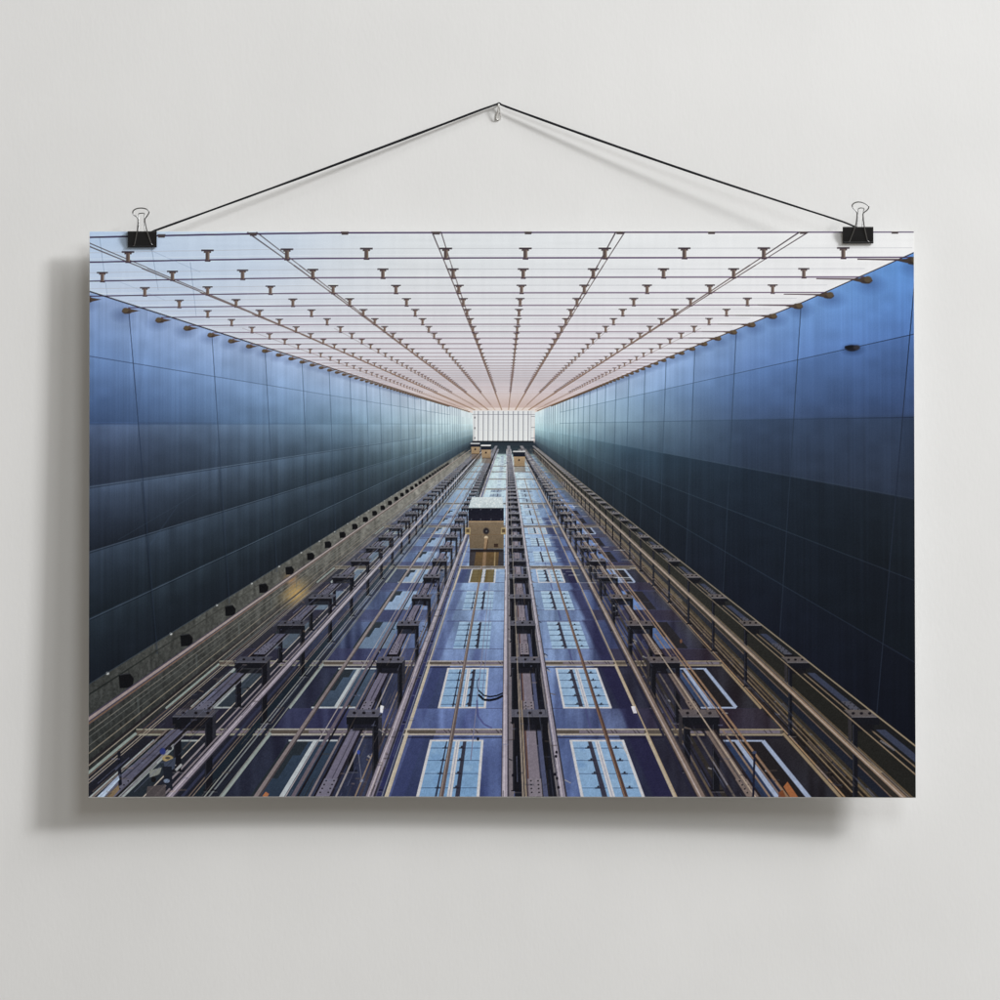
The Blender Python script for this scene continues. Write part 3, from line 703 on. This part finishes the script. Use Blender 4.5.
    for xq, yq in ((478, 739), (556.5, 752), (556, 756), (555, 774), (557, 778), (558.5, 787), (513, 775)): blob(xq, yq, 1.3, 1.6, (20, 20, 30))

    # ---- the tangle of small fittings: short strokes along and across the tracks
    rc = np.random.RandomState(11)
    bands = ((-1.19, -.99), (-1.0, -.78), (-.60, -.42), (-.42, -.33), (-.02, .16), (.51, .62), (.6, .76), (.9, .99), (-1.19, -1.0), (-.45, -.36))
    for i in range(2000):
        aa, ab = bands[rc.randint(len(bands))]; a = aa + (ab - aa) * rc.rand()
        y = 24 + 345 * rc.rand() ** 1.6; s = y / 292
        v = rc.rand(); base_c = (30 + 120 * v ** 1.5,) * 3; c = mix(base_c, (base_c[0] * 1.1, base_c[0] * .95, base_c[0] * .85) if rc.rand() < .4 else (base_c[0] * .9, base_c[0] * .95, base_c[0] * 1.2), 1)
        al_ = .62 if y < 170 else .42
        if y < 150: c = mix(c, (140, 144, 150), .25)
        if rc.rand() < .62:
            L = (4 + 22 * rc.rand()) * s
            line(VX + a * y, VY + y, VX + a * (y + L), VY + y + L, max(.4, 1.1 * s * rc.rand()), max(.4, 1.3 * s * rc.rand()), c, al_)
        else:
            L = (1.5 + 6 * rc.rand()) * s
            line(VX + a * y, VY + y, VX + a * y + L, VY + y + .5 * (rc.rand() - .5), max(.5, 1.3 * s), max(.5, 1.3 * s), c, al_ * .8)
    for i in range(420):
        a = -.33 + 1.2 * rc.rand(); y = 30 + 130 * rc.rand() ** 1.3; s = y / 292
        L = (6 + 30 * rc.rand()) * s
        line(VX + a * y, VY + y, VX + a * y + L, VY + y, .5, .5, ((96, 104, 130), (214, 222, 228), (60, 66, 100))[rc.randint(3)], .45)

    # ---- hoist ropes, with the cabin between them
    ray(-.1765, 532, 800, .0125, (92, 80, 80), (150, 136, 124)); ray(-.179, 532, 800, .003, (140, 128, 124), (180, 170, 160)); ray(-.108, 545, 760, .003, (112, 112, 140), (170, 172, 184)); ray(-.091, 600, 700, .0025, (100, 104, 140), (150, 156, 190))
    ray(.319, 478, 800, .0120, (78, 58, 52), (150, 140, 130)); ray(.316, 478, 800, .003, (128, 100, 84), (160, 150, 140))
    for off, wd in ((0, 1.5), (4.4, 2.4)):
        pts = [(478.5, 690 + off), (484, 695.3 + off), (490, 696.6 + off * .8), (497, 695.5 + off * .7), (503, 692.8 + off * .6)]
        for p, q in zip(pts, pts[1:]): line(*p, *q, wd, wd, (14, 14, 24))
    pts = [(478.5, 690), (477, 686), (477.4, 681), (479, 678)]
    for p, q in zip(pts, pts[1:]): line(*p, *q, .8, .8, (50, 52, 80))
    pts = [(477, 700), (478, 716), (484, 724), (492, 728)]
    for p, q in zip(pts, pts[1:]): line(*p, *q, 1.8, 1.8, (60, 60, 112), .6)

    def cabin(x, y, w, hr, hd, hb, roof=(186, 200, 206), flare=.06):
        poly([(x + w * .10, y - hr), (x + w * .96, y - hr), (x + w, y), (x, y)], mix(roof, (230, 236, 238), .3), 1, roof)
        poly([(x, y), (x + w, y), (x + w, y + hd), (x, y + hd)], (24, 26, 38), 1, (30, 30, 42))
        poly([(x, y + hd), (x + w, y + hd), (x + w * 1.0, y + hd + hb), (x + w * .04, y + hd + hb)], (122, 106, 87), 1, (102, 88, 70))
    # glow under the cabin
    poly([(470, 549), (504, 549), (504, 566), (469, 566)], (48, 42, 44), .9); poly([(476, 552), (499, 552), (498, 566), (474, 566)], (112, 86, 50), .8, (92, 74, 50))
    for a0, a1 in ((-.235, -.165), (-.145, -.085)):
        poly([P(a0, .00688), P(a1, .00688), P(a1, .00632), P(a0, .00632)], (104, 88, 52), .9)
    cabin(468.4, 508, 35.4, 11, 13.2, 27.5)
    rr = np.random.RandomState(3)
    for _ in range(150):
        blob(472 + rr.rand() * 30, 498 + rr.rand() * 9.5, .5, .4, (186, 200, 204) if rr.rand() < .5 else (232, 240, 240), .6)
    line(469, 521.4, 504, 521.4, .7, .7, (176, 148, 116)); line(468.4, 508, 503.8, 508, .5, .5, (60, 64, 74))
    line(469, 534.5, 503.5, 534.5, .4, .4, (112, 90, 66)); line(469, 526.5, 503.5, 526.5, .3, .3, (120, 98, 70))
    for xx_ in (471.4, 480.8, 491, 501.2): blob(xx_, 509.5, .6, .5, (84, 88, 98)); blob(xx_, 519.3, .6, .5, (84, 88, 98))
    blob(486.2, 531, 3, 3.2, (34, 32, 38), 1, .25); blob(486.6, 531.2, .9, 1.1, (84, 84, 88)); blob(486.2, 537.6, 1.9, 1.7, (196, 178, 150))
    poly([(484.8, 538), (487.6, 538), (485.6, 566), (482.2, 566)], (150, 124, 96), .95, (128, 104, 80)); poly([(487.4, 540), (488.4, 540), (486.8, 552), (485.6, 552)], (70, 54, 40), .8)
    line(495.2, 549, 494.6, 566, 1.2, 1.2, (150, 130, 96)); poly([(494, 543.5), (498.3, 543.5), (498, 547.2), (494, 547)], (56, 42, 34))
    poly([(470, 549), (503, 549), (503, 552), (470, 552)], (36, 32, 34), .9)
    for xx_ in (467.8, 503.6): poly([(xx_ - 2.5, 527.5), (xx_ + 2.6, 527.5), (xx_ + 2.4, 534.5), (xx_ - 2.6, 534)], (166, 148, 108)); poly([(xx_ - 1.6, 529), (xx_ + 1.6, 529), (xx_ + 1.6, 532.5), (xx_ - 1.6, 532.5)], (84, 70, 54))
    for (x, y, w, hr, hd, hb) in ((470.6, 444, 9.3, 1.0, 2.8, 7), (481, 446, 10, 1.2, 3.6, 8.4), (513, 452, 12.2, 1.2, 4.6, 9.8)):
        poly([(x + w * .1, y + hd + hb), (x + w, y + hd + hb), (x + w * 1.05, y + hd + hb + 5), (x + w * .1, y + hd + hb + 5)], (112, 94, 78), .6, None, 1)
        poly([(x, y - hr), (x + w, y - hr), (x + w, y), (x, y)], (222, 224, 230))
        poly([(x, y), (x + w, y), (x + w, y + hd), (x, y + hd)], (26, 30, 42)); poly([(x + .5, y + hd), (x + w, y + hd), (x + w * .97, y + hd + hb), (x + w * .1, y + hd + hb)], (162, 138, 108), 1, (144, 122, 94))
        blob(x + w * .5, y + hd + hb * .35, .9, 1.1, (44, 34, 34)); line(x + w * .1, y + hd + hb, x + w, y + hd + hb, .6, .6, (80, 60, 44))

    # ---- grain and the fine tangle of a very detailed print
    g = rng.rand(H // 2 + 1, W // 2 + 1).astype(np.float32) - .5
    g = np.repeat(np.repeat(g, 2, 0), 2, 1)[:H, :W]
    dark = (mF).astype(np.float32)
    I += (g * 4)[..., None] * (1 + dark * 1.2)[..., None]
    I[:] = I * (1 + (.09 * noise(700, 480, 21) + .06 * noise(260, 180, 22)) * dark)[..., None]
    I = np.clip(I, 0, 255)
    B = I.copy()
    for ax in (0, 1):
        B = (np.roll(B, 3, ax) + np.roll(B, -3, ax) + 2 * np.roll(B, 1, ax) + 2 * np.roll(B, -1, ax) + 2 * B) / 8
    I = np.clip(I + .45 * (I - B), 0, 255)
    del B
    # ---- down to the vertex grid, and to linear light
    NX, NY = W // 2, H // 2
    I = I[:NY * 2, :NX * 2].reshape(NY, 2, NX, 2, 3).mean((1, 3)) / 255.0
    return I, (X0, X1, Y0, Y1)

# ---------------------------------------------------------------- the poster
GAP = 27.0                      # distance of the sheet's top from the wall; the foot hangs further out
FOOT = 31.5
def curl(u, v):                 # extra distance from the wall: the lower corners of the paper spring forward; u -1..1 across, v 0 top..1 foot
    return U * v ** 1.4 * (8.0 * u * u + 3.5 * u + .5 * math.sin(5 * u + 1) * v)
ink, (PX0, PX1, PY0, PY1) = make_print()

poster = link(bpy.data.objects.new('hanging_poster', None)); poster.location = at(502, 797, FOOT); poster.rotation_euler = (-math.atan2(FOOT - GAP, 566), 0, 0)
tag(poster, 'wide unframed poster of a blue lift shaft under a glass roof, hanging on the wall', 'poster')
base = poster.location.copy()
c0 = at(PX0, PY1, 31.5); c1 = at(PX1, PY0, 31.5)
c0.y = c1.y = base.y; c1.z += base.z - c0.z; c0.z = base.z
def sheet_point(i, j, n, m, back):
    u = -1 + 2 * i / n; v = j / m
    return (c0.x + (c1.x - c0.x) * i / n - base.x, .0003 + back - curl(u, v), c1.z + (c0.z - c1.z) * v - base.z)
bm = bmesh.new(); n_, m_ = 48, 32
G = [[[bm.verts.new(sheet_point(i, j, n_, m_, bk)) for i in range(n_ + 1)] for j in range(m_ + 1)] for bk in (0.0, .0006)]
for j in range(m_):
    for i in range(n_):
        bm.faces.new((G[0][j][i], G[0][j + 1][i], G[0][j + 1][i + 1], G[0][j][i + 1]))
        bm.faces.new((G[1][j][i], G[1][j][i + 1], G[1][j + 1][i + 1], G[1][j + 1][i]))
for i in range(n_):
    for j in (0, m_): bm.faces.new((G[0][j][i], G[0][j][i + 1], G[1][j][i + 1], G[1][j][i]))
for j in range(m_):
    for i in (0, n_): bm.faces.new((G[0][j][i], G[0][j + 1][i], G[1][j + 1][i], G[1][j][i]))
bmesh.ops.recalc_face_normals(bm, faces=bm.faces)
obj('paper_sheet', bm, M_PAPER, poster, False)

def print_mesh():
    import numpy as np
    ny, nx = ink.shape[:2]
    xs = np.linspace(c0.x + .0002, c1.x - .0008, nx) - base.x; zs = np.linspace(c1.z - .0002, c0.z + .0005, ny) - base.z
    co = np.zeros((ny, nx, 3), np.float32); co[..., 0] = xs[None, :]; co[..., 2] = zs[:, None]
    uu = np.linspace(-1, 1, nx)[None, :]; vv = np.linspace(0, 1, ny)[:, None]
    co[..., 1] = -U * vv ** 1.4 * (8.0 * uu * uu + 3.5 * uu + .5 * np.sin(5 * uu + 1) * vv)
    idx = np.arange(nx * ny, dtype=np.int32).reshape(ny, nx)
    q = np.stack([idx[1:, :-1], idx[1:, 1:], idx[:-1, 1:], idx[:-1, :-1]], -1).reshape(-1)
    nf = len(q) // 4
    me = bpy.data.meshes.new('printed_picture')
    me.vertices.add(nx * ny); me.vertices.foreach_set('co', co.reshape(-1))
    me.loops.add(len(q)); me.loops.foreach_set('vertex_index', q)
    me.polygons.add(nf); me.polygons.foreach_set('loop_start', np.arange(0, nf * 4, 4, dtype=np.int32))
    me.polygons.foreach_set('use_smooth', np.ones(nf, bool))
    me.update(calc_edges=True); me.validate()
    a = me.color_attributes.new('ink', 'FLOAT_COLOR', 'POINT')
    v = ink.astype(np.float32)
    lum = v.mean(-1, keepdims=True); v = np.clip(lum + (v - lum) * INK_SAT, 0, 1)
    lin = np.where(v <= .04045, v / 12.92, ((v + .055) / 1.055) ** 2.4)
    col = np.ones((ny, nx, 4), np.float32); col[..., :3] = np.clip(lin * INK_GAIN, 0, .92)
    a.data.foreach_set('color', col.reshape(-1))
    me.materials.append(M_PRINT)
    return link(bpy.data.objects.new('printed_picture', me), poster)
INK_GAIN = 1.15; INK_SAT = .91
print_mesh()

# ---------------------------------------------------------------- binder clips
def binder_clip(x0, x1, y0, y1, label, loop, legs, back):
    xc = (x0 + x1) / 2
    root = link(bpy.data.objects.new('binder_clip', None)); root.location = at(xc, y1, GAP)
    tag(root, label, 'binder clip', 'binder clips gripping the top edge of the poster')
    o = root.location
    def p(x, y, g): return at(x, y, GAP + g) - o
    # folded sheet steel: spine on top, two slanting jaws, rolled lips
    prof = [(1.6, y1 - .2), (2.6, y1 - .9), (3.0, y1 - 2.2), (4.4, y1 - 7), (6.0, y0 + 2.0), (6.2, y0 + .7), (5.4, y0), (-5.4, y0), (-6.2, y0 + .7), (-6.0, y0 + 2.0), (-4.4, y1 - 7), (-3.0, y1 - 2.2), (-2.6, y1 - .9), (-1.6, y1 - .2)]
    bm = bmesh.new(); th = .7
    outer = []; inner = []
    for i, (g, y) in enumerate(prof):
        outer.append((g, y)); inner.append((g - math.copysign(th, g), y + (th if 4 < i < 9 else 0)))
    ring = outer + inner[::-1]
    va = [bm.verts.new(p(x0, y, g)) for g, y in ring]; vb = [bm.verts.new(p(x1, y, g)) for g, y in ring]
    m = len(ring)
    for i in range(m): bm.faces.new((va[i], va[(i + 1) % m], vb[(i + 1) % m], vb[i]))
    k = len(outer)
    for v in (va, vb):
        for i in range(k - 1): bm.faces.new((v[i], v[i + 1], v[m - 2 - i], v[m - 1 - i]))
    for sg in (1, -1):                              # rolled lips that carry the handles
        tube(bm, [p(x0, y1 - .9, 2.3 * sg), p(x1, y1 - .9, 2.3 * sg)], 1.05 * U, 12)
    bmesh.ops.recalc_face_normals(bm, faces=bm.faces)
    body = obj('clip_body', bm, M_CLIP, root, False)
    md = body.modifiers.new('bevel', 'BEVEL'); md.width = .0003; md.segments = 2; md.limit_method = 'ANGLE'
    # front handle: two legs rising over the face into a wide loop
    bm = bmesh.new()
    pts = [(legs[0][0], legs[0][1], 3.4)] + [(x, y, g) for x, y, g in loop] + [(legs[1][0], legs[1][1], 3.4)]
    c = curve([p(*q) for q in pts], 8)
    tube(bm, c, .62 * U, 10)
    for lx, ly in legs:                              # feet turned into the lip
        d = 1.6 if lx > xc else -1.6
        tube(bm, curve([p(lx, ly, 3.4), p(lx + d * .25, ly + .9, 3.1), p(lx + d, ly + 1.3, 2.5)], 4), .56 * U, 8)
    obj('handle', bm, M_WIRE, root)
    bm = bmesh.new()
    tube(bm, curve([p(*q) for q in back], 8), .5 * U, 10)
    obj('handle', bm, M_WIRE, root)
    return root

binder_clip(127.8, 156.8, 231.2, 247.3, 'left black binder clip with silver handles, over the pale blue glass of the poster',
            [(137.0, 232, 6.9), (138.0, 222, 8.2), (137.4, 217.6, 8.8), (133.6, 214.6, 9.2), (132.9, 211.4, 9.6), (136.0, 208.9, 9.9), (141.4, 208.1, 10), (146.6, 209.2, 9.9), (149.0, 211.9, 9.6), (147.4, 215.6, 9.2), (144.8, 219.4, 8.8), (145.6, 225, 8.0), (147.3, 232, 6.9)],
            [(134.6, 244.6), (151.2, 243.4)],
            [(137.6, 243, -3.6), (138.8, 228, -7), (138.6, 215.4, -9.4), (139.6, 213.5, -9.7), (144.2, 213.4, -9.7), (144.4, 215.6, -9.4), (144.6, 228, -7), (147.6, 243, -3.6)])
binder_clip(842.6, 873.4, 226.8, 243.4, 'right black binder clip with silver handles, above the bright blue wall in the poster',
            [(855.4, 226, 7.2), (857.0, 216, 8.2), (856.6, 212.0, 8.8), (853.4, 208.2, 9.2), (852.2, 205.4, 9.6), (854.6, 202.9, 9.9), (859.4, 202.0, 10), (865.0, 203.6, 9.9), (868.8, 206.6, 9.6), (867.2, 210.0, 9.2), (863.4, 213.2, 8.8), (863.2, 217, 8.2), (864.4, 227, 7.2)],
            [(850.0, 240.4), (867.4, 240.2)],
            [(855.0, 238, -3.6), (857.4, 222, -7), (858.2, 211, -9.4), (858.6, 208.6, -9.7), (861.4, 208.0, -9.7), (864.2, 208.6, -9.7), (863.6, 211, -9.4), (862.6, 222, -7), (862.0, 238, -3.6)])

# ---------------------------------------------------------------- wall hook and cord
hook = link(bpy.data.objects.new('wall_hook', None)); hook.location = at(498.5, 108, 0)
tag(hook, 'small silver wire hook in the wall at the peak of the black cord', 'hook')
o = hook.location
bm = bmesh.new()
tube(bm, [at(498.6, 104.6, -2) - o, at(498.6, 104.6, 6.4) - o], .7 * U, 12)
tube(bm, [at(498.6, 104.6, 6.2) - o, at(498.6, 104.6, 6.7) - o], 1.0 * U, 16)
obj('nail', bm, M_HOOK, hook)
bm = bmesh.new()
tube(bm, curve([at(498.4, 105, 6.6) - o, at(498.0, 110, 5.4) - o, at(496.6, 115, 3.6) - o, at(496.2, 118.4, 2.4) - o, at(497.8, 119.6, 1.8) - o, at(500.4, 119.0, 1.6) - o, at(500.8, 116, 1.6) - o, at(499.6, 110, 2.4) - o, at(498.8, 105.4, 3.4) - o], 6), .55 * U, 10)
obj('wire_loop', bm, M_HOOK, hook)
bm = bmesh.new()
pl = [(496.4, 113.2), (499.0, 112.0), (499.6, 119.2), (495.6, 119.8)]
va = [bm.verts.new(at(x, y, .4) - o) for x, y in pl]; vb = [bm.verts.new(at(x, y, 1.1) - o) for x, y in pl]
for i in range(4): bm.faces.new((va[i], va[(i + 1) % 4], vb[(i + 1) % 4], vb[i]))
bm.faces.new(va[::-1]); bm.faces.new(vb); bmesh.ops.recalc_face_normals(bm, faces=bm.faces)
obj('hook_plate', bm, M_HOOK, hook, False)

bm = bmesh.new()
pts = [(146, 235.0, 22.5), (153.5, 231.2, 22.4), (160, 228.7, 22)]
for i in range(1, 20):
    t = i / 20; pts.append((160 + (497.2 - 160) * t, 228.7 + (103.6 - 228.7) * t + 1.1 * math.sin(math.pi * t), 22 + (5.6 - 22) * t))
pts += [(496.6, 104.2, 5.5), (498.4, 103.1, 5.4), (500.2, 103.7, 5.4), (502.6, 105.2, 5.5)]
for i in range(1, 20):
    t = i / 20; pts.append((502.6 + (843 - 502.6) * t, 105.4 + (221.6 - 105.4) * t + 2.4 * math.sin(math.pi * t), 5.5 + (23 - 5.5) * t))
pts += [(843, 221.8, 23), (850, 224.6, 23), (858, 228, 22.6)]
c = curve([at(*q) for q in pts], 4)
rad = []
for q in c:
    x = q.x / U + 500; base_r = 1.15 + .16 * math.sin(x * .021) + .06 * math.sin(x * .11)
    if x > 505: base_r = 1.02 + .20 * math.sin((x - 505) * .0105 + .4) + .04 * math.sin(x * .13)
    rad.append(base_r * U)
tube(bm, c, rad, 10, .75)
bmesh.ops.recalc_face_normals(bm, faces=bm.faces)
cord = obj('cord', bm, M_CORD)
tag(cord, 'thin black cord running from clip to clip over the wall hook', 'cord')
